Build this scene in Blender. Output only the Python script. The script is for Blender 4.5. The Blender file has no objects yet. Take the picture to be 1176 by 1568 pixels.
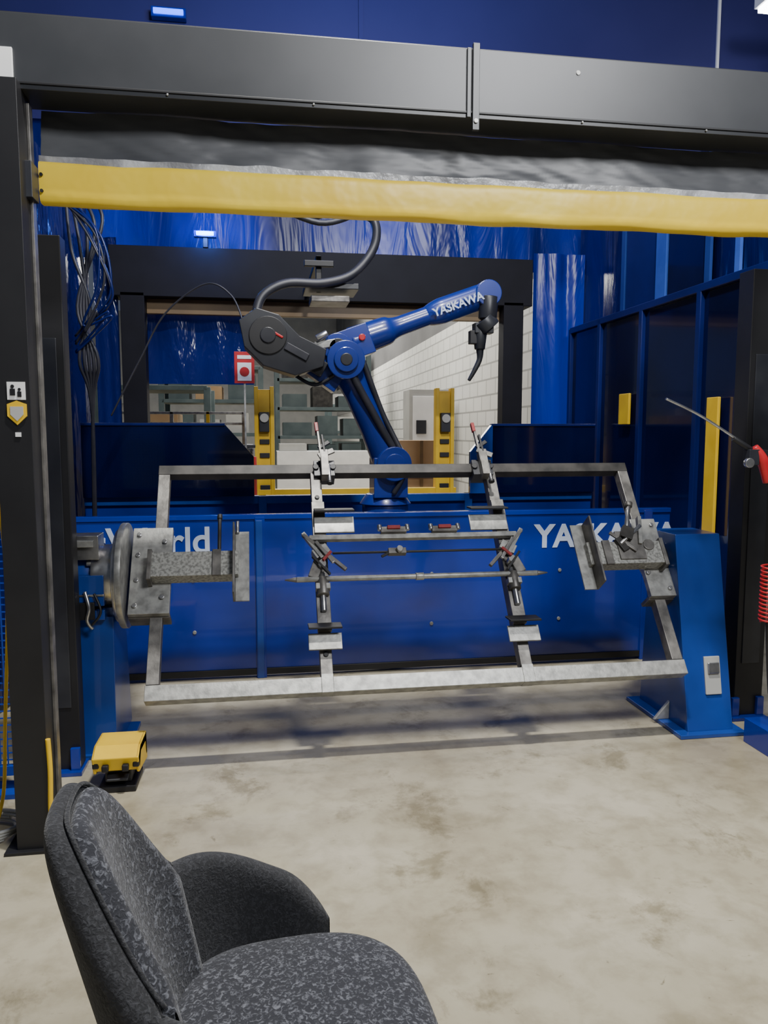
import bpy, bmesh, math, random
from mathutils import Vector, Matrix, Euler, noise
random.seed(4)
C=bpy.context.collection

# ------------------------------------------------------------------ materials
def new_mat(name):
    m=bpy.data.materials.new(name); m.use_nodes=True
    nt=m.node_tree; b=nt.nodes["Principled BSDF"]
    return m,nt,b
def setp(b,**k):
    for n,v in k.items():
        n={'rough':'Roughness','metal':'Metallic','spec':'Specular IOR Level','coat':'Coat Weight','ec':'Emission Color','es':'Emission Strength','trans':'Transmission Weight','sheen':'Sheen Weight'}[n]
        b.inputs[n].default_value=v
def mat(name,c1,c2=None,scale=8,rough=.5,metal=0,bump=0,bscale=None,detail=4,lo=.35,hi=.65,stretch=None,**k):
    m,nt,b=new_mat(name); setp(b,rough=rough,metal=metal,**k)
    c2=c2 or tuple(x*.75 for x in c1)
    tc=nt.nodes.new('ShaderNodeTexCoord'); src=tc.outputs['Object']
    if stretch:
        mp=nt.nodes.new('ShaderNodeMapping'); mp.inputs['Scale'].default_value=stretch
        nt.links.new(src,mp.inputs[0]); src=mp.outputs[0]
    n=nt.nodes.new('ShaderNodeTexNoise'); n.inputs['Scale'].default_value=scale; n.inputs['Detail'].default_value=detail
    nt.links.new(src,n.inputs['Vector'])
    r=nt.nodes.new('ShaderNodeValToRGB'); r.color_ramp.elements[0].position=lo; r.color_ramp.elements[1].position=hi
    r.color_ramp.elements[0].color=(*c1,1); r.color_ramp.elements[1].color=(*c2,1)
    nt.links.new(n.outputs[0],r.inputs[0]); nt.links.new(r.outputs[0],b.inputs['Base Color'])
    if bump:
        n2=nt.nodes.new('ShaderNodeTexNoise'); n2.inputs['Scale'].default_value=bscale or scale*3; n2.inputs['Detail'].default_value=3
        nt.links.new(src,n2.inputs['Vector'])
        bp=nt.nodes.new('ShaderNodeBump'); bp.inputs['Strength'].default_value=bump; bp.inputs['Distance'].default_value=.02
        nt.links.new(n2.outputs[0],bp.inputs['Height']); nt.links.new(bp.outputs[0],b.inputs['Normal'])
    return m
def emis(name,c,s):
    m,nt,b=new_mat(name); setp(b,ec=(*c,1),es=s); b.inputs['Base Color'].default_value=(*c,1); return m

BLUE=mat('blue_machine_paint',(.012,.058,.31),(.009,.042,.23),3,.30,coat=.3)
FENCE=mat('blue_fence_paint',(.003,.026,.29),(.002,.014,.16),1.2,.18,coat=.4)
NAVY=mat('navy_screen',(.002,.005,.045),(.0015,.003,.024),1.5,.12,coat=.4)
NAVYP=mat('navy_post_paint',(.003,.010,.11),(.002,.008,.08),3,.3)
ROBO=mat('robot_blue_paint',(.009,.030,.25),(.007,.023,.19),4,.30,coat=.4)
BLACK=mat('black_steel_paint',(.006,.006,.008),(.010,.010,.012),4,.5)
LINT=mat('black_matte_panel',(.002,.002,.005),(.004,.004,.008),4,.6,spec=.2)
DARK=mat('dark_plastic',(.012,.013,.019),(.022,.024,.03),6,.4)
BEAM=mat('charcoal_beam_paint',(.028,.030,.034),(.040,.042,.047),2.5,.38)
GALV=mat('galvanized_steel',(.38,.38,.36),(.22,.22,.21),24,.42,metal=.5,bump=.04,lo=.38,hi=.68,detail=8)
GALVC=mat('galvanized_spangle',(.42,.42,.39),(.21,.21,.195),75,.42,metal=.5,bump=.05,lo=.42,hi=.62)
STEEL=mat('dull_steel_tube',(.22,.21,.195),(.10,.095,.09),14,.45,metal=.6,bump=.05,detail=8)
MILL=mat('dark_mill_steel',(.016,.015,.014),(.050,.046,.042),12,.5,metal=.3,detail=8)
CHROME=mat('machined_steel',(.55,.55,.55),(.36,.36,.37),20,.28,metal=.9)
YEL=mat('yellow_vinyl',(1.0,.74,.06),(.96,.66,.04),2.5,.40,bump=.6,bscale=5)
YELP=mat('yellow_paint',(.80,.52,.02),(.68,.42,.015),5,.4)
RED=mat('red_plastic',(.50,.015,.02),(.36,.01,.015),5,.35)
REDD=mat('worn_red_grip',(.30,.015,.018),(.20,.012,.014),30,.45)
WHITE=mat('white_label',(.8,.8,.8),(.72,.72,.72),5,.5)
PALE=mat('pale_lettering',(.50,.57,.74),(.45,.53,.70),5,.5)
CABLE=mat('cable_rubber',(.018,.02,.028),(.03,.03,.04),10,.45)
FABR=mat('roll_door_fabric',(.070,.073,.08),(.095,.098,.105),2,.42,bump=.7,bscale=4,stretch=(.6,1,1.6))
CLEAR=mat('clear_plastic_edge',(.55,.56,.57),(.25,.25,.26),9,.35,bump=.4,lo=.4,hi=.6)
CARD=mat('cardboard',(.42,.28,.15),(.36,.23,.12),3,.8)
TAN=mat('tan_shaded_vinyl_and_tape',(.20,.13,.06),(.14,.09,.045),3,.5)  # yellow vinyl with shade put into the colour; also plain box tape
RACK=mat('rack_grey_green',(.08,.11,.115),(.05,.075,.08),4,.5)
GREYM=mat('grey_cabinet',(.42,.42,.40),(.35,.35,.34),3,.5)
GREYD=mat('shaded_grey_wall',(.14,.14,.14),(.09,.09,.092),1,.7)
UPPER=mat('dark_blue_panel',(.026,.028,.13),(.016,.018,.10),.5,.65,spec=.25)

def curtain_mat(name,c,tr=.4,bump=.25,bs=2.0,lo=.45,rough=.28):
    m,nt,b=new_mat(name); setp(b,rough=rough,spec=.4)
    tc=nt.nodes.new('ShaderNodeTexCoord')
    n=nt.nodes.new('ShaderNodeTexNoise'); n.inputs['Scale'].default_value=.9; n.inputs['Detail'].default_value=3
    mp=nt.nodes.new('ShaderNodeMapping'); mp.inputs['Scale'].default_value=(1.6,1.6,.35)
    nt.links.new(tc.outputs['Object'],mp.inputs[0]); nt.links.new(mp.outputs[0],n.inputs['Vector'])
    r=nt.nodes.new('ShaderNodeValToRGB'); r.color_ramp.elements[0].position=.35; r.color_ramp.elements[1].position=.62
    r.color_ramp.elements[0].color=(*[x*lo for x in c],1); r.color_ramp.elements[1].color=(*c,1)
    nt.links.new(n.outputs[0],r.inputs[0]); nt.links.new(r.outputs[0],b.inputs['Base Color'])
    n2=nt.nodes.new('ShaderNodeTexNoise'); n2.inputs['Scale'].default_value=bs; n2.inputs['Detail'].default_value=4; n2.inputs['Distortion'].default_value=1.2
    nt.links.new(mp.outputs[0],n2.inputs['Vector'])
    bp=nt.nodes.new('ShaderNodeBump'); bp.inputs['Strength'].default_value=bump; bp.inputs['Distance'].default_value=.12
    nt.links.new(n2.outputs[0],bp.inputs['Height']); nt.links.new(bp.outputs[0],b.inputs['Normal'])
    t=nt.nodes.new('ShaderNodeBsdfTranslucent'); nt.links.new(r.outputs[0],t.inputs['Color'])
    mx=nt.nodes.new('ShaderNodeMixShader'); mx.inputs[0].default_value=tr
    out=nt.nodes['Material Output']
    nt.links.new(b.outputs[0],mx.inputs[1]); nt.links.new(t.outputs[0],mx.inputs[2]); nt.links.new(mx.outputs[0],out.inputs[0])
    return m
CURT=curtain_mat('blue_weld_curtain',(.004,.022,.32),.4,lo=.2,bump=.25,rough=.24)
CURTR=curtain_mat('deep_blue_weld_curtain',(.004,.012,.15),.3,lo=.2,bump=.3,rough=.18)
CURTD=curtain_mat('navy_weld_curtain',(.005,.012,.12),.25,bump=.5,rough=.12)

def concrete():
    m,nt,b=new_mat('polished_concrete')
    tc=nt.nodes.new('ShaderNodeTexCoord')
    def ns(s,d,dist=0,ro=.5):
        n=nt.nodes.new('ShaderNodeTexNoise'); n.inputs['Scale'].default_value=s; n.inputs['Detail'].default_value=d; n.inputs['Distortion'].default_value=dist; n.inputs['Roughness'].default_value=ro
        nt.links.new(tc.outputs['Object'],n.inputs['Vector']); return n
    a=ns(1.1,9,0,.58); r=nt.nodes.new('ShaderNodeValToRGB')
    e=r.color_ramp.elements; e[0].position=.30; e[0].color=(.28,.24,.16,1); e[1].position=.70; e[1].color=(.52,.475,.365,1)
    x=r.color_ramp.elements.new(.5); x.color=(.41,.37,.27,1)
    nt.links.new(a.outputs[0],r.inputs[0])
    def mul(prev,fac_tex,p0,c0,p1):
        r2=nt.nodes.new('ShaderNodeValToRGB'); r2.color_ramp.elements[0].position=p0; r2.color_ramp.elements[0].color=c0; r2.color_ramp.elements[1].position=p1; r2.color_ramp.elements[1].color=(1,1,1,1)
        nt.links.new(fac_tex.outputs[0],r2.inputs[0])
        mx=nt.nodes.new('ShaderNodeMix'); mx.data_type='RGBA'; mx.blend_type='MULTIPLY'; mx.inputs[0].default_value=1
        nt.links.new(prev,mx.inputs[6]); nt.links.new(r2.outputs[0],mx.inputs[7]); return mx.outputs[2]
    o=mul(r.outputs[0],ns(7,8,.2,.65),.36,(.78,.765,.73,1),.56)
    o=mul(o,ns(2.6,11,.3,.72),.36,(.62,.60,.54,1),.45)
    o=mul(o,ns(16,9,.5,.75),.30,(.45,.43,.38,1),.37)
    nt.links.new(o,b.inputs['Base Color'])
    rr=nt.nodes.new('ShaderNodeMapRange'); rr.inputs[3].default_value=.28; rr.inputs[4].default_value=.5
    nt.links.new(a.outputs[0],rr.inputs[0]); nt.links.new(rr.outputs[0],b.inputs['Roughness'])
    return m
CONC=concrete()

def block_mat():
    m,nt,b=new_mat('painted_concrete_block'); setp(b,rough=.6)
    g=nt.nodes.new('ShaderNodeNewGeometry'); s=nt.nodes.new('ShaderNodeSeparateXYZ'); c=nt.nodes.new('ShaderNodeCombineXYZ')
    nt.links.new(g.outputs['Position'],s.inputs[0]); nt.links.new(s.outputs['Y'],c.inputs['X']); nt.links.new(s.outputs['Z'],c.inputs['Y'])
    k=nt.nodes.new('ShaderNodeTexBrick'); k.inputs['Scale'].default_value=1; k.inputs['Brick Width'].default_value=.4; k.inputs['Row Height'].default_value=.2; k.inputs['Mortar Size'].default_value=.012
    k.inputs['Color1'].default_value=(.72,.72,.68,1); k.inputs['Color2'].default_value=(.66,.66,.62,1); k.inputs['Mortar'].default_value=(.34,.34,.32,1)
    nt.links.new(c.outputs[0],k.inputs['Vector']); nt.links.new(k.outputs[0],b.inputs['Base Color']); return m
BLOCK=block_mat()

def boucle(name,c1,c2,scale,lo=.47,hi=.66):
    m,nt,b=new_mat(name); setp(b,rough=.95,sheen=.12)
    tc=nt.nodes.new('ShaderNodeTexCoord')
    n=nt.nodes.new('ShaderNodeTexNoise'); n.inputs['Scale'].default_value=scale; n.inputs['Detail'].default_value=3; n.inputs['Distortion'].default_value=1.0
    nt.links.new(tc.outputs['Object'],n.inputs['Vector'])
    r=nt.nodes.new('ShaderNodeValToRGB'); r.color_ramp.elements[0].position=lo; r.color_ramp.elements[1].position=hi
    r.color_ramp.elements[0].color=(*c1,1); r.color_ramp.elements[1].color=(*c2,1)
    nt.links.new(n.outputs[0],r.inputs[0]); nt.links.new(r.outputs[0],b.inputs['Base Color'])
    bp=nt.nodes.new('ShaderNodeBump'); bp.inputs['Strength'].default_value=.8; bp.inputs['Distance'].default_value=.004
    nt.links.new(n.outputs[0],bp.inputs['Height']); nt.links.new(bp.outputs[0],b.inputs['Normal'])
    return m
BOUC=boucle('boucle_charcoal',(.015,.016,.022),(.115,.12,.14),118,.50,.70)
BOUC2=boucle('boucle_dark_and_shaded',(.010,.0105,.013),(.030,.031,.036),140)  # dark cloth of the back panel; on the arms, shade put into the colour

# ------------------------------------------------------------------ mesh builder
class B:
    def __init__(s,name,M=None,bevel=.004):
        s.name=name; s.bm=bmesh.new(); s.mats=[]; s.M=M or Matrix(); s.bevel=bevel
    def mi(s,m):
        if m not in s.mats: s.mats.append(m)
        return s.mats.index(m)
    def add(s,verts,faces,m,smooth=False):
        vs=[s.bm.verts.new(v) for v in verts]; i=s.mi(m)
        for f in faces:
            try:
                fc=s.bm.faces.new([vs[j] for j in f]); fc.material_index=i; fc.smooth=smooth
            except ValueError: pass
    def box(s,c,d,m,rot=(0,0,0)):
        R=Euler([math.radians(a) for a in rot]).to_matrix(); c=Vector(c)
        v=[c+R@Vector((x*d[0]/2,y*d[1]/2,z*d[2]/2)) for x in(-1,1) for y in(-1,1) for z in(-1,1)]
        s.add(v,[(0,1,3,2),(4,6,7,5),(0,4,5,1),(2,3,7,6),(0,2,6,4),(1,5,7,3)],m)
    def bb(s,x0,x1,y0,y1,z0,z1,m):
        s.box(((x0+x1)/2,(y0+y1)/2,(z0+z1)/2),(x1-x0,y1-y0,z1-z0),m)
    def beam(s,p,q,w,h,m):
        p=Vector(p);q=Vector(q);d=q-p;L=d.length;d.normalize()
        up=Vector((0,0,1)) if abs(d.z)<.95 else Vector((0,1,0))
        a=d.cross(up).normalized(); u=a.cross(d)
        v=[]
        for t in (p,q):
            for i,j in((-1,-1),(1,-1),(1,1),(-1,1)): v.append(t+a*i*w/2+u*j*h/2)
        s.add(v,[(0,3,2,1),(4,5,6,7),(0,1,5,4),(1,2,6,5),(2,3,7,6),(3,0,4,7)],m)
    def cyl(s,p,q,r,m,r2=None,n=24):
        p=Vector(p);q=Vector(q);d=(q-p).normalized(); r2=r if r2 is None else r2
        up=Vector((0,0,1)) if abs(d.z)<.9 else Vector((1,0,0))
        a=d.cross(up).normalized();u=a.cross(d)
        v=[]
        for t,rr in((p,r),(q,r2)):
            for k in range(n):
                an=2*math.pi*k/n; v.append(t+(a*math.cos(an)+u*math.sin(an))*rr)
        i=s.mi(m); vs=[s.bm.verts.new(x) for x in v]
        for k in range(n):
            f=s.bm.faces.new((vs[k],vs[(k+1)%n],vs[n+(k+1)%n],vs[n+k])); f.smooth=True; f.material_index=i
        for f in (s.bm.faces.new(vs[:n][::-1]),s.bm.faces.new(vs[n:])): f.material_index=i
    def tube(s,pts,r,m,n=10,res=8,radii=None):
        P=[Vector(p) for p in pts]; path=[];rr=[]
        for i in range(len(P)-1):
            p0=P[max(i-1,0)];p1=P[i];p2=P[i+1];p3=P[min(i+2,len(P)-1)]
            for k in range(res):
                t=k/res
                path.append(.5*((2*p1)+(p2-p0)*t+(2*p0-5*p1+4*p2-p3)*t*t+(3*p1-p0-3*p2+p3)*t**3))
                rr.append(radii[i]*(1-t)+radii[i+1]*t if radii else r)
        path.append(P[-1]); rr.append(radii[-1] if radii else r)
        i=s.mi(m); rings=[]; a=None
        for k,p in enumerate(path):
            d=(path[min(k+1,len(path)-1)]-path[max(k-1,0)])
            if d.length<1e-9: d=Vector((0,0,1))
            d.normalize()
            if a is None: a=d.orthogonal().normalized()
            a=(a-d*a.dot(d)); a=a.normalized() if a.length>1e-6 else d.orthogonal().normalized()
            u=d.cross(a)
            rings.append([s.bm.verts.new(p+(a*math.cos(2*math.pi*j/n)+u*math.sin(2*math.pi*j/n))*rr[k]) for j in range(n)])
        for k in range(len(rings)-1):
            for j in range(n):
                f=s.bm.faces.new((rings[k][j],rings[k][(j+1)%n],rings[k+1][(j+1)%n],rings[k+1][j])); f.smooth=True; f.material_index=i
        for f in (s.bm.faces.new(rings[0][::-1]),s.bm.faces.new(rings[-1])): f.material_index=i
    def prism(s,poly,axis,a0,a1,m):
        def mk(p,a):
            if axis=='y': return (p[0],a,p[1])
            if axis=='x': return (a,p[0],p[1])
            return (p[0],p[1],a)
        n=len(poly); v=[mk(p,a0) for p in poly]+[mk(p,a1) for p in poly]
        s.add(v,[tuple(range(n))[::-1],tuple(range(n,2*n))]+[(k,(k+1)%n,n+(k+1)%n,n+k) for k in range(n)],m)
    def grid(s,fn,nu,nv,m,smooth=True):
        i=s.mi(m); vs=[[s.bm.verts.new(fn(a/nu,b/nv)) for b in range(nv+1)] for a in range(nu+1)]
        for a in range(nu):
            for b in range(nv):
                f=s.bm.faces.new((vs[a][b],vs[a+1][b],vs[a+1][b+1],vs[a][b+1])); f.smooth=smooth; f.material_index=i
    def done(s,subsurf=0,parent=None):
        bmesh.ops.recalc_face_normals(s.bm,faces=s.bm.faces)
        me=bpy.data.meshes.new(s.name); s.bm.to_mesh(me); s.bm.free()
        for m in s.mats: me.materials.append(m)
        o=bpy.data.objects.new(s.name,me); C.objects.link(o); o.matrix_world=s.M
        if s.bevel:
            md=o.modifiers.new('bevel','BEVEL'); md.width=s.bevel; md.segments=2; md.limit_method='ANGLE'; md.angle_limit=math.radians(40)
        if subsurf:
            md=o.modifiers.new('sub','SUBSURF'); md.levels=subsurf; md.render_levels=subsurf
        if parent: o.parent=parent
        return o
def text(name,s,loc,size,m,rot=(90,0,0),parent=None,align='LEFT',off=.004,spacing=1.0,ext=.002):
    cu=bpy.data.curves.new(name,'FONT'); cu.body=s; cu.size=size; cu.extrude=ext; cu.offset=off; cu.align_x=align; cu.space_character=spacing
    cu.materials.append(m)
    o=bpy.data.objects.new(name,cu); C.objects.link(o); o.location=loc; o.rotation_euler=[math.radians(a) for a in rot]
    if parent: o.parent=parent; o.matrix_parent_inverse=parent.matrix_world.inverted()
    return o

# ------------------------------------------------------------------ room shell
b=B('floor',bevel=0); b.bb(-9,10,-4,32,-.1,0,CONC); b.done()
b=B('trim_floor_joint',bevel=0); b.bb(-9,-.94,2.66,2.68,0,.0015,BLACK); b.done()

def wf(x0,x1,y,z0,z1,amp=.03,k=5):
    return lambda u,v:(x0+(x1-x0)*u, y+amp*math.sin(u*(x1-x0)*k)*(.5+.5*math.sin(v*3+u*9)), z0+(z1-z0)*v)
b=B('wall_back',bevel=0)
b.grid(wf(-4,7,6.98,2.98,4.1,.02,3),120,10,CURT)
b.bb(-4,7,6.96,7.04,4.1,6.6,UPPER)
b.done()
b=B('trim_1',bevel=0)
b.bb(4.22,4.245,6.94,6.96,4.12,6.6,WHITE); b.bb(-4,7,6.93,6.96,4.06,4.14,UPPER)
for x in (-2.2,.9): b.bb(x-.02,x+.02,6.94,6.96,4.12,6.6,UPPER)
b.done()
b=B('wall_left',bevel=0)
b.grid(lambda u,v:(-1.40+.035*math.sin(u*38)*(.6+.4*math.sin(v*5)),3.75+3.1*u,.05+3.3*v),90,12,CURTD)
b.done()
b=B('wall_right',bevel=0)
b.grid(lambda u,v:(2.95+.03*math.sin(u*30),3.3+3.6*u,2.3+1.05*v),90,12,CURTR)
STRIP=mat('translucent_strip',(.02,.05,.22),(.014,.035,.17),3,.3)
STRIPL=mat('glow_tinted_strip',(.05,.12,.50),(.03,.08,.36),3,.25)  # blue glow on the curtain wall put into a lighter base colour
for y in (4.05,4.75,5.95): b.bb(2.88,2.90,y-.03,y+.03,2.3,3.35,STRIP)
b.bb(2.88,2.90,5.28,5.42,2.44,3.35,STRIPL); b.bb(2.88,2.90,4.40,4.45,2.44,3.35,STRIPL)
b.bb(2.885,2.90,4.80,5.25,2.44,3.35,NAVY); b.bb(2.885,2.90,5.45,5.9,2.44,3.35,NAVYP)
b.done()
b=B('welding_curtain',bevel=0)
b.grid(wf(2.42,2.90,6.75,.05,3.1,.03,24),30,10,CURT)
b.done()
b=B('welding_curtain',bevel=0)
b.grid(wf(-1.34,-1.15,6.75,.05,3.1,.03,24),16,10,CURTD)
b.done()
b=B('welding_curtain',bevel=0)
b.grid(lambda u,v:(-.98+.92*u,6.95+.02*math.sin(u*16),1.93+.62*v),40,10,CURTD)
b.done()

b=B('safety_screen')
b.bb(2.74,2.76,3.85,6.6,.12,2.38,NAVY)
for y in (3.85,4.55,5.3,6.0,6.6): b.bb(2.71,2.75,y-.025,y+.025,0,2.42,NAVYP)
b.bb(2.71,2.76,3.85,6.6,2.38,2.43,NAVYP); b.bb(2.71,2.76,3.85,6.6,.08,.14,NAVYP)
b.bb(2.69,2.71,4.26,4.38,.88,1.72,YELP)
b.bb(2.69,2.71,5.40,5.56,1.57,1.80,YELP)
b.done()

# ------------------------------------------------------------------ front gate
b=B('machine_gate_frame')
b.bb(-.89,-.775,2.80,2.95,0,2.66,BLACK)
b.bb(2.37,2.485,2.80,2.95,0,2.66,BLACK)
b.bb(-.93,-.74,2.78,2.98,0,.012,BLACK)
b.bb(2.33,2.52,2.78,2.98,0,.012,BLACK)
b.bb(-1.05,2.65,2.85,3.02,2.645,2.885,BEAM)
b.bb(-1.05,2.65,2.845,2.852,2.66,2.668,BLACK)
b.bb(-1.05,2.65,2.86,3.06,2.885,2.892,BLACK)
b.bb(.775,.80,2.835,2.85,2.60,2.90,BEAM); b.bb(.755,.77,2.84,2.85,2.645,2.885,BEAM)
b.cyl((.787,2.833,2.63),(.787,2.829,2.63),.008,WHITE,n=10)
for x in (-.3,.2,1.2,1.7): b.cyl((x,2.85,2.655),(x,2.843,2.655),.004,GALV,n=8)
b.cyl((1.18,2.85,2.83),(1.18,2.847,2.83),.009,GALV,n=12)
b.bb(-.775,-.765,2.90,2.94,.05,2.62,STEEL)
b.bb(-.98,-.795,2.838,2.85,2.655,2.77,WHITE)
b.bb(-.78,-.755,2.86,2.94,2.30,2.42,DARK)
b.tube([(-.769,2.797,.42),(-.765,2.795,.3),(-.769,2.795,.15),(-.765,2.795,.013)],.009,YELP)
b.done()
b=B('roll_up_door',bevel=0)
b.grid(lambda u,v:(-.755+3.11*u,2.975+.035*v+.010*noise.noise(Vector((u*11,v*1.2,0)))+.006*math.sin(u*23+v*2)+.006*noise.noise(Vector((u*40+v*6,v*5,7))),2.43+.212*v),220,14,FABR)
b.grid(lambda u,v:(-.755+3.11*u,2.958+.004*noise.noise(Vector((u*40,v*3,3))),2.43+(.040+.010*noise.noise(Vector((u*22,0,1))))*v),140,3,CLEAR)
def yb(u,v):
    x=-.755+3.11*u; an=2*math.pi*v
    cs,sn=math.cos(an),math.sin(an); sg=lambda t:math.copysign(abs(t)**.45,t)
    w=1+.06*noise.noise(Vector((x*5,an,0)))
    return (x,2.985+.04*sg(cs)*w,2.380+.071*sg(sn)*w+.004*noise.noise(Vector((x*3,0,5))))
b.grid(yb,160,28,YEL)
b.add([yb(0,k/28) for k in range(28)],[tuple(range(28))],YEL)
b.add([yb(1,k/28) for k in range(28)],[tuple(range(28))],YEL)
for z in (2.345,2.40): b.cyl((-.745,2.942,z),(-.745,2.935,z),.006,BLACK,n=8)
b.done()

b=B('safety_sign',bevel=0)
b.bb(-.848,-.79,2.796,2.80,1.615,1.675,WHITE)
b.cyl((-.83,2.795,1.66),(-.83,2.793,1.66),.006,BLACK,n=10); b.bb(-.838,-.822,2.793,2.796,1.63,1.652,BLACK)
b.cyl((-.808,2.795,1.65),(-.808,2.793,1.65),.005,BLACK,n=10); b.bb(-.814,-.802,2.793,2.796,1.625,1.643,BLACK)
b.prism([(-.85,1.60),(-.85,1.56),(-.819,1.53),(-.788,1.56),(-.788,1.60),(-.819,1.612)],'y',2.794,2.80,YELP)
b.prism([(-.84,1.592),(-.84,1.565),(-.819,1.543),(-.798,1.565),(-.798,1.592)],'y',2.792,2.795,GREYM)
b.bb(-.828,-.81,2.796,2.80,1.49,1.505,WHITE)
b.done()

def column(x0,x1,y0,y1):
    b=B('light_curtain_column')
    b.bb(x0,x1,y0,y1,.02,2.32,BLACK); b.bb(x0-.03,x1+.01,y0-.04,y1+.02,0,.02,FENCE)
    b.bb(x0-.02,x0+.02,y0-.02,y0,.0,.12,FENCE); b.bb(x1-.04,x1,y0-.02,y0,0,.12,FENCE)
    b.bb(x0+.03,x1-.03,y0-.006,y0,.3,1.9,DARK)
    b.done()
column(-.96,-.815,3.46,3.55); column(2.44,2.60,3.60,3.72)

# ------------------------------------------------------------------ positioner towers
def tower(sign,x0,x1,yc):
    b=B('positioner_headstock' if sign<0 else 'positioner_tailstock')
    zt=.66 if sign<0 else .99
    prof=[(yc-.32,.02),(yc+.18,.02),(yc+.12,zt),(yc-.13,zt)] if sign>0 else [(yc-.17,.02),(yc+.26,.02),(yc+.16,zt),(yc-.14,zt)]
    b.prism(prof,'x',x0,x1,BLUE)
    b.bb(x0-.06,x1+.05,yc-.36 if sign>0 else yc-.19,yc+.22,0,.022,BLUE)
    return b
b=tower(1,2.075,2.32,3.74)
b.box((2.225,3.468,.29),(.085,.012,.19),GREYM,rot=(-11,0,0)); b.box((2.225,3.460,.33),(.06,.01,.055),CHROME,rot=(-11,0,0)); b.box((2.225,3.472,.25),(.06,.01,.055),CHROME,rot=(-11,0,0))
b.cyl((2.09,3.76,.83),(2.02,3.76,.83),.10,BLACK)
b.cyl((2.02,3.76,.83),(1.995,3.76,.83),.085,GALV,n=40)
b.prism([(1.99,.022),(2.075,.022),(2.075,.12)],'y',3.60,3.62,GALV)
b.done()
b=tower(-1,-.92,-.69,3.78)
b.cyl((-.68,3.76,.83),(-.660,3.76,.83),.22,CHROME,n=48); b.cyl((-.660,3.76,.83),(-.632,3.76,.83),.25,GALV,n=48); b.cyl((-.78,3.76,.83),(-.68,3.76,.83),.15,CHROME,n=36)
b.cyl((-.90,3.76,.83),(-.78,3.76,.83),.12,BLUE,n=32)
for k in range(10):
    an=k*math.pi/5; b.cyl((-.80,3.76+.135*math.cos(an),.83+.135*math.sin(an)),(-.77,3.76+.135*math.cos(an),.83+.135*math.sin(an)),.014,GALV,n=10)
b.bb(-.90,-.74,3.62,3.75,.93,1.04,CHROME); b.bb(-.86,-.76,3.60,3.66,.99,1.02,GALV)
b.bb(-.87,-.72,3.60,3.76,.72,.86,BLUE); b.bb(-.87,-.72,3.595,3.60,.765,.775,CHROME)
b.bb(-.86,-.72,3.60,3.80,.655,.70,BLUE); b.bb(-.84,-.76,3.585,3.6,.66,.74,BLACK)
b.tube([(-.80,3.59,.79),(-.78,3.57,.72),(-.79,3.57,.66),(-.77,3.58,.62)],.008,CHROME)
b.tube([(-.76,3.59,.78),(-.73,3.57,.70),(-.77,3.57,.64)],.006,BLACK)
b.done()

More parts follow.
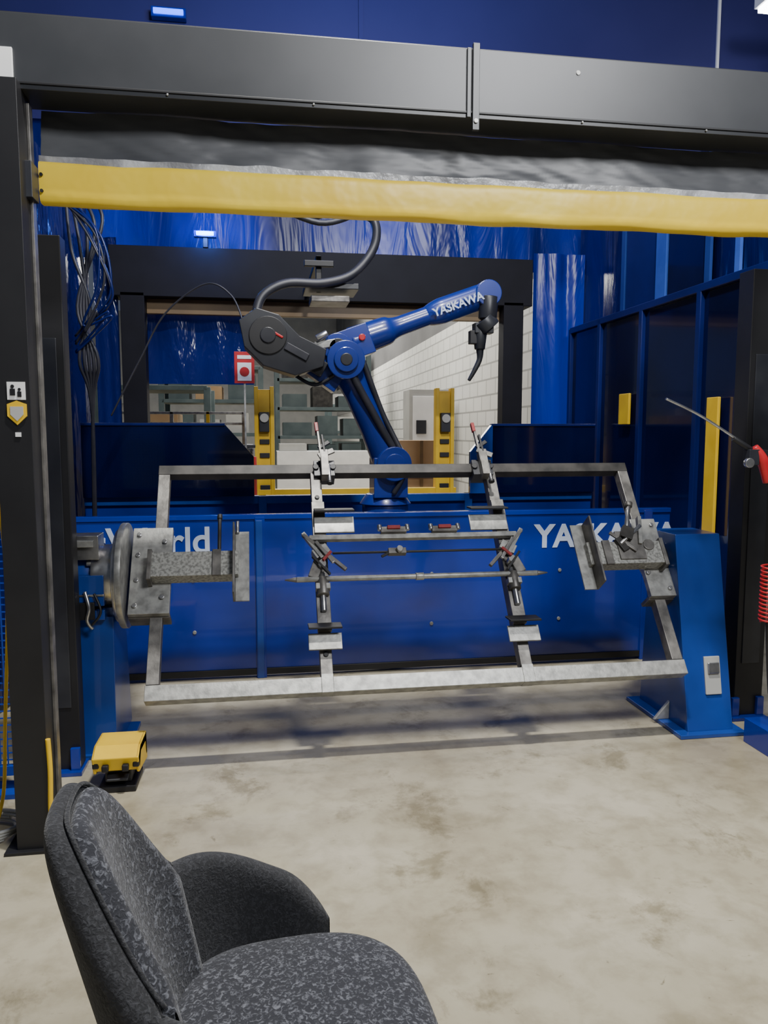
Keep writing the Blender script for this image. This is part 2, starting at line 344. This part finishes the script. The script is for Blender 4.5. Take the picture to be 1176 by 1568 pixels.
# ------------------------------------------------------------------ tilting weld fixture
M=Matrix.Translation((.753,3.76,.83))@Matrix.Rotation(math.radians(-36),4,'X')
b=B('welding_fixture_frame',M,.003)
S=.056;W=1.247;H=.58
b.bb(-W-.03,W+.03,-S/2,S/2,H-S/2,H+S/2,MILL)
b.bb(-W-.03,W+.03,-.036,.030,-H-.048,-H+S/2-.004,GALV)
for sx in(-1,1):
    px=1.37 if sx<0 else 1.325
    b.bb(sx*W-S/2,sx*W+S/2,-S/2,S/2,-H+S/2,H-S/2,STEEL)
    x0,x1=sorted((sx*px,sx*1.185))
    b.bb(x0,x1,-.065,-.03,-.23,.22,GALV)
    b.bb(x0,x1,-.03,.06,-.235,-.215,STEEL)
    b.bb(*sorted((sx*px,sx*(px-.025))),-.05,.12,-.19,.19,STEEL)
    for bz in(-.19,-.06,.07,.18): b.cyl((sx*(px-.03),-.065,bz),(sx*(px-.03),-.078,bz),.011,CHROME,n=12)
    b.bb(*sorted((sx*1.28,sx*.87)),-.145,-.065,-.080,.045,GALVC)
    b.bb(*sorted((sx*1.285,sx*1.265)),-.152,-.06,-.095,.06,STEEL)
    b.bb(*sorted((sx*.99,sx*.95)),-.155,-.14,-.085,.05,STEEL)
    b.bb(*sorted((sx*.895,sx*.885)),-.21,-.10,-.20,.165,STEEL)
    b.bb(*sorted((sx*.885,sx*.82)),-.11,-.10,-.20,.165,GALV)
    b.bb(sx*.475-S/2,sx*.475+S/2,-S/2-.004,S/2,-H-S/2,H-S/2,STEEL)
    b.bb(sx*.475-.033,sx*.475+.033,-S/2-.03,-S/2,-.34,.36,STEEL)
    b.bb(sx*.475-S/2,sx*.475+S/2,-S/2-.012,S/2,-H-S/2-.022,-H+S/2+.01,GALV)
    u0,u1=sorted((sx*.30,sx*.50)); l0,l1=sorted((sx*.40,sx*.555))
    b.bb(u0,u1,-.075,-.063,.17,.26,GALV); b.box(((u0+u1)/2,-.10,.285),(u1-u0,.085,.010),BLACK,rot=(36,0,0)); b.bb(u0+.07,u1-.07,-.065,-.03,.19,.23,STEEL)
    b.bb(l0,l1,-.075,-.063,-.44,-.36,GALV); b.box(((l0+l1)/2,-.10,-.335),(l1-l0,.085,.010),BLACK,rot=(36,0,0))
    cx=sx*.43
    b.bb(cx-.055,cx+.055,-.055,.035,H-.06,H+.035,DARK)
    for dx in (-.045,.045): b.cyl((cx+dx,-.055,H-.01),(cx+dx,-.066,H-.01),.016,BLACK,n=14)
    ux=cx
    b.bb(ux-.02,ux+.02,-.11,-.05,H-.09,H+.07,STEEL)
    b.beam((ux-.012,-.09,H-.05),(ux-.03,-.11,H+.20),.012,.022,STEEL); b.beam((ux+.012,-.09,H-.05),(ux-.008,-.11,H+.16),.012,.02,BLACK)
    b.beam((ux-.032,-.112,H+.18),(ux-.036,-.115,H+.235),.018,.022,REDD)
    b.cyl((ux+.02,-.10,H-.13),(ux+.02,-.10,H-.02),.009,CHROME,n=10); b.cyl((ux+.02,-.10,H-.14),(ux+.02,-.10,H-.125),.016,BLACK,n=12)
    b.box((ux+.01,-.10,H+.05),(.09,.012,.03),STEEL,rot=(0,25*sx,0)); b.box((ux,-.105,H+.10),(.07,.012,.022),BLACK,rot=(0,-35,0))
    rx=sx*.475
    b.cyl((rx,-.07,-.25),(rx,-.07,-.05),.014,CHROME,n=12); b.cyl((rx,-.075,-.17),(rx,-.075,-.08),.03,STEEL,n=14); b.box((rx,-.08,-.13),(.07,.04,.03),GALV)
    b.box((rx+.03*sx,-.08,-.04),(.05,.03,.09),STEEL,rot=(0,-20*sx,0))
    b.beam((sx*.56,-.09,.15),(sx*.36,-.10,-.05),.02,.018,STEEL); b.beam((sx*.56,-.085,.16),(sx*.47,-.09,.02),.028,.02,GALV)
    b.beam((sx*.50,-.11,.10),(sx*.42,-.12,-.02),.016,.016,CHROME)
    b.beam((sx*.43,-.12,.04),(sx*.47,-.13,-.01),.014,.014,REDD); b.beam((sx*.52,-.11,.02),(sx*.44,-.115,-.08),.018,.012,BLACK)
    b.box((rx,-.07,.06),(.08,.05,.05),GALV,rot=(0,30*sx,0)); b.cyl((rx,-.06,-.02),(rx,-.12,-.02),.02,CHROME,n=14)
    b.cyl((sx*.60,-.085,-.09),(sx*.655,-.085,-.09),.013,STEEL,r2=.003,n=12)
b.beam((-.53,-.085,.13),(.53,-.085,.13),.032,.026,GALV)
b.cyl((-.42,-.09,.045),(.47,-.09,.045),.006,BLACK,n=10)
b.cyl((-.60,-.085,-.09),(.60,-.085,-.09),.0135,GALV,n=14); b.cyl((-.02,-.085,-.09),(.02,-.085,-.09),.019,GALV,n=14)
for x in(-.11,.15):
    b.box((x,-.11,.155),(.13,.03,.03),STEEL); b.box((x,-.13,.162),(.065,.015,.018),REDD); b.cyl((x-.07,-.12,.15),(x-.07,-.12,.18),.012,CHROME,n=10); b.cyl((x+.07,-.12,.15),(x+.07,-.12,.18),.012,CHROME,n=10)
b.box((-.10,-.09,.045),(.09,.035,.03),STEEL); b.cyl((-.09,-.11,.045),(-.09,-.13,.045),.016,CHROME,n=12); b.beam((-.18,-.09,.02),(-.12,-.1,.045),.012,.012,BLACK)
b.cyl((-.96,-.12,.04),(-.96,-.12,.25),.009,MILL,n=10); b.cyl((-.96,-.12,.23),(-.96,-.12,.255),.013,MILL,n=10); b.cyl((-.875,-.12,.15),(-.875,-.12,.215),.009,CHROME,n=10)
b.bb(1.03,1.17,-.155,-.143,-.06,.10,STEEL)
b.box((1.09,-.165,.08),(.06,.035,.07),MILL,rot=(0,25,0)); b.cyl((1.09,-.17,.10),(1.14,-.17,.24),.012,CHROME,n=12); b.cyl((1.138,-.17,.235),(1.146,-.17,.26),.02,STEEL,n=12)
b.beam((1.15,-.155,.02),(1.185,-.155,.18),.02,.03,GALV); b.cyl((1.04,-.165,.02),(1.17,-.175,.12),.010,CHROME,n=10)
b.box((1.05,-.155,.02),(.035,.03,.08),MILL,rot=(0,-25,0)); b.cyl((1.20,-.10,.02),(1.20,-.155,.02),.03,STEEL,n=16); b.beam((1.0,-.16,.09),(1.12,-.165,-.02),.012,.018,STEEL)
b.cyl((1.13,-.15,.20),(1.13,-.15,.33),.006,BLACK,n=8)
for p in((1.2,-.068,.10),(1.2,-.068,-.10),(-1.22,-.068,.14),(-1.22,-.068,-.15)): b.cyl(p,(p[0],p[1]-.012,p[2]),.012,CHROME,n=10)
for z in (-.45,.4): b.cyl((-.475,-.03,z),(-.475,-.04,z),.012,BLACK,n=10)
b.done()

# ------------------------------------------------------------------ front barrier fence
b=B('barrier_fence',bevel=.003)
b.bb(-1.3,2.66,4.70,4.73,.05,1.0,FENCE)
b.bb(-1.3,2.66,4.69,4.75,.985,1.015,FENCE)
for x in (-1.28,-.02,2.50): b.bb(x-.03,x+.03,4.685,4.76,0,1.0,FENCE)
b.bb(-.045,-.005,4.680,4.686,0,.98,BLUE)
b.bb(-1.3,2.66,4.69,4.76,.02,.06,BLACK)
for x in(-.42,1.05,1.9):
    for z in(.3,.62): b.cyl((x,4.70,z),(x,4.692,z),.012,GALV,n=10)
fo=b.done()
text('lettering_1','YASKAWA',(1.73,4.697,.775),.205,PALE,parent=fo,off=.006)
text('lettering_2','ArcWorld',(-.31,4.697,.79),.222,PALE,parent=fo,align='RIGHT',off=.004)

b=B('barrier_fence',bevel=.003)
b.bb(-1.3,2.66,5.95,5.98,.05,1.0,FENCE); b.bb(-1.3,2.66,5.93,6.0,.97,1.03,BLUE)
for x in (-.0,1.62): b.bb(x-.03,x+.03,5.92,6.0,0,1.03,BLUE)
b.prism([(-1.3,1.03),(-.06,1.03),(-.06,1.33),(-.27,1.57),(-1.3,1.57)],'y',5.90,5.93,NAVY)
b.prism([(1.62,1.03),(2.66,1.03),(2.66,1.57),(1.79,1.57),(1.62,1.36)],'y',5.90,5.93,NAVY)
b.bb(-1.3,-.27,5.89,5.94,1.56,1.58,NAVYP); b.bb(1.79,2.66,5.89,5.94,1.56,1.58,NAVYP)
b.prism([(1.62,1.03),(1.80,1.03),(1.80,1.56),(1.79,1.57),(1.62,1.36)],'y',5.88,5.90,BLUE)
b.done()

# rear gate
b=B('doorway_frame')
b.bb(-1.12,-.93,6.65,6.8,0,2.65,LINT); b.bb(2.12,2.30,6.65,6.8,0,2.65,LINT)
b.bb(-1.2,2.38,6.65,6.9,2.62,3.02,LINT)
b.bb(-.93,2.12,6.78,6.84,2.50,2.63,TAN)  # yellow door edge, its shade painted in as tan
b.done()

# ------------------------------------------------------------------ robot
b=B('welding_robot',bevel=.006)
RX,RY=.84,5.25
b.bb(RX-.22,RX+.22,RY-.22,RY+.22,0,.03,BLUE); b.cyl((RX,RY,.03),(RX,RY,.82),.15,ROBO,n=32); b.bb(RX-.19,RX+.19,RY-.19,RY+.19,.80,.84,BLUE)
b.cyl((RX,RY,.84),(RX,RY,1.02),.16,ROBO,n=32); b.cyl((RX,RY,1.02),(RX,RY,1.09),.18,ROBO,r2=.13,n=32)
b.bb(RX-.10,RX+.13,RY-.16,RY+.08,1.07,1.34,ROBO)
sh=Vector((.87,RY-.06,1.30)); el=Vector((.55,RY-.06,1.98))
b.cyl(sh-Vector((0,.16,0)),sh+Vector((0,.14,0)),.115,ROBO,n=32); b.cyl(sh-Vector((0,.18,0)),sh-Vector((0,.15,0)),.07,ROBO,n=24)
b.tube([sh,sh.lerp(el,.35),sh.lerp(el,.7),el],.09,ROBO,n=20,radii=[.125,.10,.095,.12])
b.tube([sh+Vector((.06,-.10,0)),sh.lerp(el,.5)+Vector((.02,-.11,0)),el+Vector((.03,-.12,-.05)),el+Vector((.06,-.12,.1))],.026,CABLE)
b.tube([sh+Vector((.0,-.12,-.2)),sh+Vector((.07,-.14,0)),sh.lerp(el,.5)+Vector((.09,-.07,0)),el+Vector((.12,-.08,0))],.018,CABLE)
b.cyl(el-Vector((0,.15,0)),el+Vector((0,.12,0)),.125,ROBO,n=32); b.cyl(el-Vector((0,.17,0)),el-Vector((0,.14,0)),.08,ROBO,n=24); b.cyl(el-Vector((0,.175,0)),el-Vector((0,.165,0)),.04,DARK,n=24)
b.box((.43,RY-.06,1.90),(.22,.17,.16),ROBO,rot=(0,35,0))
ua=Vector((.60,RY-.06,2.10)); wr=Vector((1.52,RY-.06,2.44))
b.box((.60,RY-.06,2.09),(.26,.20,.20),ROBO,rot=(0,-20,0)); b.cyl((.50,RY-.17,2.06),(.50,RY+.05,2.06),.095,ROBO,n=24); b.cyl((.50,RY-.18,2.06),(.50,RY-.17,2.06),.06,DARK,n=24)
b.cyl((.66,RY-.165,2.13),(.66,RY-.175,2.13),.022,RED,n=20)
b.tube([ua,ua.lerp(wr,.25),ua.lerp(wr,.35),ua.lerp(wr,.75),wr],.07,ROBO,n=20,radii=[.105,.095,.066,.062,.078])
fk=(wr-ua).normalized()
b.tube([ua.lerp(wr,.55),ua.lerp(wr,.66),ua.lerp(wr,.95),wr+fk*.05],.08,ROBO,n=20,radii=[.06,.088,.085,.075])
b.cyl(wr+Vector((.0,-.10,0)),wr+Vector((0,.10,0)),.088,ROBO,n=28)
b.cyl(wr+Vector((.01,-.06,-.02)),wr+Vector((.0,-.06,-.17)),.062,DARK,n=24); b.cyl(wr+Vector((-.03,-.06,-.17)),wr+Vector((.02,-.06,-.23)),.075,DARK,n=20)
tb=Vector((1.475,RY-.1,2.21))
b.box(tb+Vector((.02,0,0)),(.13,.09,.07),DARK); b.cyl(tb,tb-Vector((.0,0,.14)),.052,DARK,r2=.035,n=20); b.box(tb+Vector((-.05,0,-.06)),(.05,.06,.09),BLACK)
b.tube([tb-Vector((0,0,.12)),tb-Vector((.0,0,.2)),tb-Vector((.03,0,.27)),tb-Vector((.075,0,.35))],.015,DARK,radii=[.03,.02,.018,.012])
b.prism([(-.13,2.21),(-.02,2.29),(.12,2.25),(.25,2.12),(.42,2.04),(.40,1.93),(.22,1.87),(.02,1.93),(-.10,2.05)],'y',RY-.25,RY-.02,DARK)
b.cyl((.05,RY-.26,2.12),(.05,RY-.25,2.12),.12,BLACK,n=32); b.cyl((.05,RY-.27,2.12),(.05,RY-.26,2.12),.05,DARK,n=20)
b.box((.10,RY-.262,2.13),(.10,.01,.016),RED,rot=(0,30,0)); b.box((.23,RY-.256,2.02),(.16,.012,.05),CABLE,rot=(0,28,0))
b.box((.42,RY-.12,2.08),(.14,.12,.05),GALV,rot=(0,-10,0)); b.cyl((.36,RY-.19,2.11),(.43,RY-.19,2.15),.022,CHROME,n=12); b.box((.34,RY-.15,1.95),(.16,.12,.1),DARK,rot=(0,30,0))
b.tube([(.60,RY+.1,3.0),(.76,RY,2.92),(.76,RY-.02,2.74),(.62,RY-.04,2.56),(.42,RY-.05,2.49),(.18,RY-.06,2.48),(.03,RY-.08,2.40),(-.02,RY-.1,2.28),(.0,RY-.12,2.2)],.030,CABLE,n=12)
b.tube([(.5,RY+.1,3.0),(.3,RY+.05,2.93),(.1,RY+.05,3.05)],.025,CABLE); b.tube([(.7,RY+.1,3.0),(.4,RY+.05,2.90),(.0,RY+.05,3.05)],.02,CABLE)
b.tube([(-1.0,RY+.2,1.62),(-.80,RY+.2,2.0),(-.62,RY+.15,2.3),(-.35,RY+.05,2.48),(-.18,RY,2.40),(-.10,RY-.1,2.2)],.006,CABLE)
b.tube([(.2,RY-.1,1.9),(.35,RY-.14,1.82),(.5,RY-.16,1.9)],.012,CABLE)
b.bb(.38,.42,RY+.1,6.64,2.66,2.70,BLACK); b.bb(.38,.42,RY+.1,RY+.14,2.46,2.70,BLACK); b.bb(.30,.66,RY-.02,RY+.3,2.46,2.50,DARK); b.bb(.34,.60,RY,RY+.25,2.38,2.42,STEEL); b.bb(.30,.50,RY+.06,RY+.10,2.62,2.66,BLACK)
ro=b.done()
ang=-math.degrees(math.atan2(wr.z-ua.z,wr.x-ua.x))
text('lettering','YASKAWA',(1.145,RY-.06-.104,2.272),.076,PALE,rot=(90,ang,0),parent=ro,off=.002)

b=B('cable_bundle',bevel=0)
for k in range(5):
    b.tube([(-1.27+.03*k,5.6,3.1),(-1.22+.05*k,5.5,2.7+.05*k),(-1.12-.02*k,5.5,2.35),(-1.2+.03*k,5.5,2.0),(-1.15,5.6,1.6),(-1.2,5.7,.0)],.012,CABLE)
random.seed(9)
for k in range(5):
    j=lambda: random.uniform(-.06,.06)
    b.tube([(-1.2+j(),5.4,3.0),(-1.02+j(),5.3,2.75+j()),(-.98+j(),5.3,2.45+j()),(-1.1+j(),5.4,2.2+j()),(-1.0+j(),5.35,2.3+j()),(-1.22,5.5,2.1+j())],.008,CABLE if k%2 else NAVYP)
b.done()
random.seed(4)
BL=emis('blue_lamp',(.03,.16,1.0),22)
b=B('beacon_and_glow_light')
b.bb(-.50,-.36,6.60,6.64,3.11,3.14,BL); b.bb(-.52,-.34,6.62,6.68,3.10,3.15,FENCE); b.bb(-.45,-.41,6.64,6.70,3.02,3.12,BLACK); b.done()
BL2=emis('blue_glow_emitter',(.02,.10,1.0),5)
b=B('beacon_and_glow_light')
b.bb(-.82,-.58,6.86,6.89,4.92,4.96,BL2); b.bb(-.84,-.56,6.88,6.95,4.90,4.98,FENCE); b.done()  # added glowing bar and housing standing for a blue glow up here
HB=emis('white_lamp',(1,1,1),14)
b=B('high_bay_light'); b.bb(4.12,4.62,5.9,6.2,4.97,5.01,HB); b.bb(4.10,4.64,5.88,6.22,5.01,5.09,WHITE); b.bb(4.35,4.37,6.03,6.05,5.09,6.6,BLACK); b.done()

# ------------------------------------------------------------------ warehouse beyond
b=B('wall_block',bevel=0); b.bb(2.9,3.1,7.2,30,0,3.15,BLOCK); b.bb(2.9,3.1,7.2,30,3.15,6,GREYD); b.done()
b=B('wall_far',bevel=0); b.bb(-9,3.1,30,30.2,0,6,GREYM); b.done()
b=B('danger_sign'); b.bb(-.215,-.05,6.6,6.61,1.92,2.18,RED); b.bb(-.19,-.075,6.595,6.6,1.94,2.09,WHITE); b.bb(-.19,-.075,6.595,6.6,2.12,2.15,WHITE)
b.cyl((-.132,6.595,2.015),(-.132,6.592,2.015),.04,RED,n=20); b.bb(-.14,-.125,6.61,6.64,.0,2.1,GALV); b.bb(-.22,-.04,6.55,6.64,0,.02,BLACK); b.done()
b=B('yellow_guard_frame')
for x in(.03,1.92):
    b.bb(x-.11,x+.11,8.0,8.12,.0,.05,YELP); b.bb(x-.095,x+.095,8.02,8.06,0,1.95,YELP); b.bb(x-.10,x-.06,7.99,8.1,0,1.98,YELP); b.bb(x+.06,x+.10,7.99,8.1,0,1.98,YELP)
    for z in (.95,1.28,1.42): b.bb(x-.05,x+.05,8.0,8.02,z-.025,z+.025,BLACK)
    b.bb(x-.05,x+.05,7.95,8.02,1.52,1.72,DARK); b.cyl((x,7.93,1.66),(x,7.95,1.66),.045,GREYM,n=18)
b.bb(-.1,2.05,8.0,8.1,.86,.93,YELP)
b.done()
def rack(x,y,w,h,n,m=RACK,d=1.0):
    b=B('storage_rack')
    for i in(0,1):
        for j in(0,1): b.bb(x+i*w-.05,x+i*w+.05,y+j*d-.05,y+j*d+.05,0,h,m)
    for k in range(n):
        z=.15+k*(h-.2)/(n-1); b.bb(x,x+w,y-.05,y+d,z,z+.07,m)
        if k<n-1:
            q=x+.12
            while q<x+w-.5:
                ww=random.uniform(.35,.7); hh=random.uniform(.25,(h-.2)/(n-1)*.75); b.bb(q,min(q+ww,x+w-.1),y+.1,y+d-.1,z+.07,z+.07+hh,random.choice([CARD,GREYM,RACK,RACK,MILL])); q+=ww+.12
    b.done()
rack(.35,17,2.0,3.3,6); rack(-1.9,15.5,1.9,2.8,5); rack(-2.4,12,1.6,2.2,4); rack(1.75,20,.95,3.6,6)
b=B('pallet_stack'); b.bb(.3,2.2,15.6,16.4,.02,.25,CARD); b.bb(.3,2.2,15.6,16.4,.25,1.15,WHITE); b.bb(.35,.9,15.7,16.3,1.15,1.3,GREYM); b.bb(.3,2.2,15.6,15.7,0,.02,CARD); b.done()
b=B('cardboard_box'); b.bb(1.62,2.22,9.2,9.8,0,.95,CARD); b.bb(1.66,2.18,9.25,9.75,.95,1.42,CARD); b.bb(1.9,1.94,9.19,9.2,0,1.42,TAN); b.done()
b=B('control_cabinet'); b.bb(2.15,2.75,11.2,11.7,0,2.15,GREYM); b.bb(2.2,2.7,11.18,11.2,.2,2.05,WHITE); b.bb(2.25,2.4,11.16,11.18,1.5,1.7,DARK); b.done()
b=B('fire_extinguisher'); b.cyl((-.12,7.6,.9),(-.12,7.6,1.28),.07,RED,n=20); b.cyl((-.12,7.6,1.28),(-.12,7.6,1.36),.03,BLACK); b.box((-.12,7.6,1.38),(.12,.03,.03),BLACK); b.tube([(-.12,7.58,1.36),(-.2,7.55,1.25),(-.2,7.56,1.0)],.012,BLACK); b.bb(-.16,-.08,7.67,7.72,0,1.4,GALV); b.bb(-.22,-.02,7.55,7.75,0,.02,BLACK); b.done()
b=B('guard_railing')
for x in(-1.0,-.6,-.2): b.bb(x-.02,x+.02,9,9.04,0,1.75,YELP if x==-.6 else GALV)
for z in(1.6,1.72): b.bb(-1.6,-.2,9,9.04,z,z+.03,GALV)
b.done()

# ------------------------------------------------------------------ left wire mesh + floor bits
MESHB=mat('mesh_blue_paint',(.01,.05,.40),(.008,.04,.32),4,.35)
b=B('wire_mesh_fence',bevel=0)
b.bb(-1.95,-1.90,3.28,3.33,0,1.62,MESHB); b.bb(-1.02,-.98,3.28,3.33,0,1.62,MESHB); b.bb(-1.9,-1.02,3.29,3.32,1.58,1.62,MESHB); b.bb(-1.9,-1.02,3.29,3.32,.08,.12,MESHB)
for k in range(29): b.bb(-1.88+k*.030,-1.875+k*.030,3.30,3.305,.12,1.58,MESHB)
for k in range(48): b.bb(-1.9,-1.02,3.305,3.310,.14+k*.03,.145+k*.03,MESHB)
b.bb(-2.0,-.97,3.24,3.38,0,.02,MESHB)
b.done()
b=B('power_cable',bevel=0)
b.tube([(-.99,3.1,1.3),(-.975,3.1,.9),(-.99,3.05,.4),(-1.0,3.0,.1),(-1.05,2.9,.02),(-1.3,2.8,.015)],.007,YELP)
for k in range(4): b.tube([(-1.12+.1*math.cos(t*.7+k)*(1+.1*k)+.08,2.95+.1*math.sin(t*.7+k),.012+.012*k) for t in range(9)],.007,GREYM)
b.done()
FM=Matrix.Translation((-.622,3.34,0))@Matrix.Diagonal((.9,.9,.95,1))@Matrix.Translation((.63,-3.30,0))
b=B('foot_pedal',FM,bevel=.006)
b.bb(-.715,-.545,3.18,3.40,.0,.03,BLACK); b.bb(-.69,-.57,3.22,3.38,.03,.09,BLACK); b.box((-.63,3.23,.075),(.10,.12,.012),DARK,rot=(15,0,0))
b.prism([(3.18,.10),(3.15,.17),(3.22,.205),(3.40,.20),(3.42,.09),(3.38,.085),(3.36,.155),(3.23,.165)],'x',-.735,-.525,YELP)
b.prism([(3.18,.09),(3.15,.17),(3.22,.205),(3.40,.20),(3.42,.06),(3.28,.08)],'x',-.735,-.72,YELP); b.prism([(3.18,.09),(3.15,.17),(3.22,.205),(3.40,.20),(3.42,.06),(3.28,.08)],'x',-.54,-.525,YELP)
b.bb(-.735,-.705,3.16,3.18,.12,.155,BLACK); b.bb(-.555,-.525,3.16,3.18,.12,.155,BLACK)
b.bb(-.69,-.66,3.14,3.17,.11,.14,BLACK); b.bb(-.60,-.57,3.14,3.17,.11,.14,BLACK)
b.done()

b=B('welding_torch_stand')
b.cyl((2.40,3.2,.02),(2.40,3.2,1.9),.025,BLACK,n=16); b.bb(2.31,2.55,3.08,3.32,0,.12,FENCE)
b.beam((2.40,3.2,1.40),(2.18,3.2,1.42),.03,.03,BLACK)
b.tube([(1.77,3.2,1.655),(1.95,3.2,1.575),(2.19,3.19,1.43)],.006,CHROME); b.cyl((2.10,3.195,1.48),(2.20,3.19,1.42),.014,BLACK,n=12)
b.box((2.19,3.19,1.395),(.05,.05,.07),DARK); b.tube([(2.20,3.19,1.44),(2.24,3.18,1.38),(2.27,3.18,1.28)],.022,RED,radii=[.02,.026,.02]); b.cyl((2.16,3.17,1.37),(2.16,3.15,1.37),.022,CHROME,n=14)
b.tube([(2.27,3.18,1.28),(2.33,3.17,1.1),(2.30,3.17,.90)],.010,BLACK)
b.tube([(2.300+.038*math.cos(t*1.2),3.17+.038*math.sin(t*1.2),.90-.0036*t) for t in range(76)],.005,RED,n=8,res=3)
b.tube([(2.30,3.17,.63),(2.33,3.17,.3),(2.38,3.17,.11)],.010,BLACK)
b.done()

# ------------------------------------------------------------------ armchair
CM=Matrix.Translation((.055,1.29,0))@Matrix.Rotation(math.radians(5),4,'Z')
ch=bpy.data.objects.new('armchair',None); C.objects.link(ch); ch.matrix_world=CM
def shell(name,mt,ang0,ang1,ax,ay,th,zb,ztf,lean,p=2.6,nu=48,xo=0,taperz=.0):
    b=B(name,bevel=0)
    nv=20
    def pos(a,off,z):
        c,s=math.cos(a),math.sin(a); e=2/p
        x=-math.copysign(abs(c)**e,c)*(ax-off); y=math.copysign(abs(s)**e,s)*(ay-off)
        back=max(0,c); h=(z-.42)
        return Vector((x+xo-lean*h*back**.6, y*(1+taperz*h), z))
    def fn(u,v):
        a=ang0+(ang1-ang0)*u; top=ztf(a)
        an=2*math.pi*v; cs=math.cos(an); sn=math.sin(an)
        sg=lambda t,k:math.copysign(abs(t)**k,t)
        endf=math.sqrt(min(1,math.sin(math.pi*min(max(u,0),1))*5+.02))
        zc=(top+zb)/2; hz=(top-zb)/2
        off=th/2+sg(cs,.75)*th/2*endf
        z=zc+sg(sn,.30)*hz*(.88+.12*endf)
        return pos(a,off,z)
    b.grid(fn,nu,nv*2,mt)
    o=b.done(subsurf=1)
    bm=bmesh.new(); bm.from_mesh(o.data); bmesh.ops.remove_doubles(bm,verts=bm.verts,dist=1e-4); bmesh.ops.recalc_face_normals(bm,faces=bm.faces); bm.to_mesh(o.data); bm.free()
    o.parent=ch; o.matrix_parent_inverse=Matrix(); return o
rad=math.radians
def sm(x,a,b): t=min(max((x-a)/(b-a),0),1); return t*t*(3-2*t)
arm=lambda a:.658-.20*max(0,(abs(math.degrees(a))-56)/54)**2.0
shell('arm_shell',BOUC2,rad(-108),rad(108),.295,.30,.06,.34,arm,.22,p=2.3,nu=64)  # same cloth as the cushion, darker colour stands for shade on the arms
bk=lambda a:.905-.25*sm(abs(a),rad(10),rad(56))**1.2
shell('back_outer',BOUC2,rad(-52),rad(52),.298,.285,.055,.40,bk,.25,p=2.5)
shell('back_cushion',BOUC,rad(-50),rad(50),.262,.25,.05,.42,lambda a:bk(a)-.006,.25,p=2.5)
b=B('piping',bevel=0)
pts=[]
for k in range(41):
    a=rad(-50)+rad(100)*k/40; z=bk(a)-.001; c,s=math.cos(a),math.sin(a); e=2/2.5
    pts.append((-abs(c)**e*.252-.25*(z-.42)*c**.6, math.copysign(abs(s)**e,s)*.238, z))
b.tube(pts,.004,BOUC2,n=8,res=2)
o=b.done(); o.parent=ch
b=B('seat',bevel=0)
def seat(u,v):
    a=2*math.pi*u; c,s=math.cos(a),math.sin(a); e=2/2.8
    x=math.copysign(abs(c)**e,c)*.25; y=math.copysign(abs(s)**e,s)*.25
    t=v*math.pi-math.pi/2; k=max(math.cos(t),0)**.45; z=.41+math.copysign(abs(math.sin(t))**.6,math.sin(t))*.065
    return (x*k-.005,y*k,z+ .012*(1-k))
b.grid(seat,64,24,BOUC); o=b.done(); o.parent=ch
b=B('legs',bevel=.002)
for sx in(-1,1):
    for sy in(-1,1): b.cyl((sx*.15,sy*.15,.36),(sx*.22,sy*.22,0),.018,BLACK,r2=.012,n=14)
b.bb(-.2,.2,-.2,.2,.335,.36,BLACK)
o=b.done(); o.parent=ch

# ------------------------------------------------------------------ lights
def area(name,loc,size,power,color=(1,1,1),rot=(0,0,0),sy=None):
    l=bpy.data.lights.new(name,'AREA'); l.energy=power; l.color=color; l.size=size
    if sy: l.shape='RECTANGLE'; l.size_y=sy
    o=bpy.data.objects.new(name,l); C.objects.link(o); o.location=loc; o.rotation_euler=[math.radians(a) for a in rot]; return o
area('hall_lamp_and_fill',(.7,1.9,5.8),.45,390,(1,.98,.93),sy=.16)
area('hall_lamp_and_fill',(2.0,-.8,4.6),1.6,230,(.97,.98,1),rot=(68,0,8),sy=.8)  # unseen added lamp, tilted to brighten the beam and yellow door edge
area('cell_lamp_and_fill',(.75,4.35,5.6),.2,38,(1,.92,.80),sy=.12)
area('cell_lamp_and_fill',(.7,4.6,4.9),1.4,55,(.28,.42,1),rot=(75,0,0),sy=.5)  # added unseen blue lamp, turned to light and tint the back wall
area('warehouse_light',(1.0,11,5.5),3,420,(1,.96,.88),sy=3)
area('warehouse_light',(.5,19,5.5),4,950,(1,.96,.88),sy=6)
l=bpy.data.lights.new('beacon_glow','POINT'); l.energy=18; l.color=(.05,.2,1); l.shadow_soft_size=.05
o=bpy.data.objects.new('beacon_glow',l); C.objects.link(o); o.location=(-.43,6.5,3.16)
w=bpy.data.worlds.new('world'); bpy.context.scene.world=w; w.use_nodes=True
w.node_tree.nodes['Background'].inputs[0].default_value=(.62,.74,1,1); w.node_tree.nodes['Background'].inputs[1].default_value=.11

# ------------------------------------------------------------------ camera
cam=bpy.data.cameras.new('camera'); co=bpy.data.objects.new('camera',cam); C.objects.link(co)
cam.sensor_fit='VERTICAL'; cam.sensor_height=36; cam.lens=36*1178/1568; cam.clip_start=.05
co.location=(0,0,1.5); co.rotation_euler=(math.radians(90-5.8),0,math.radians(-9))
bpy.context.scene.camera=co
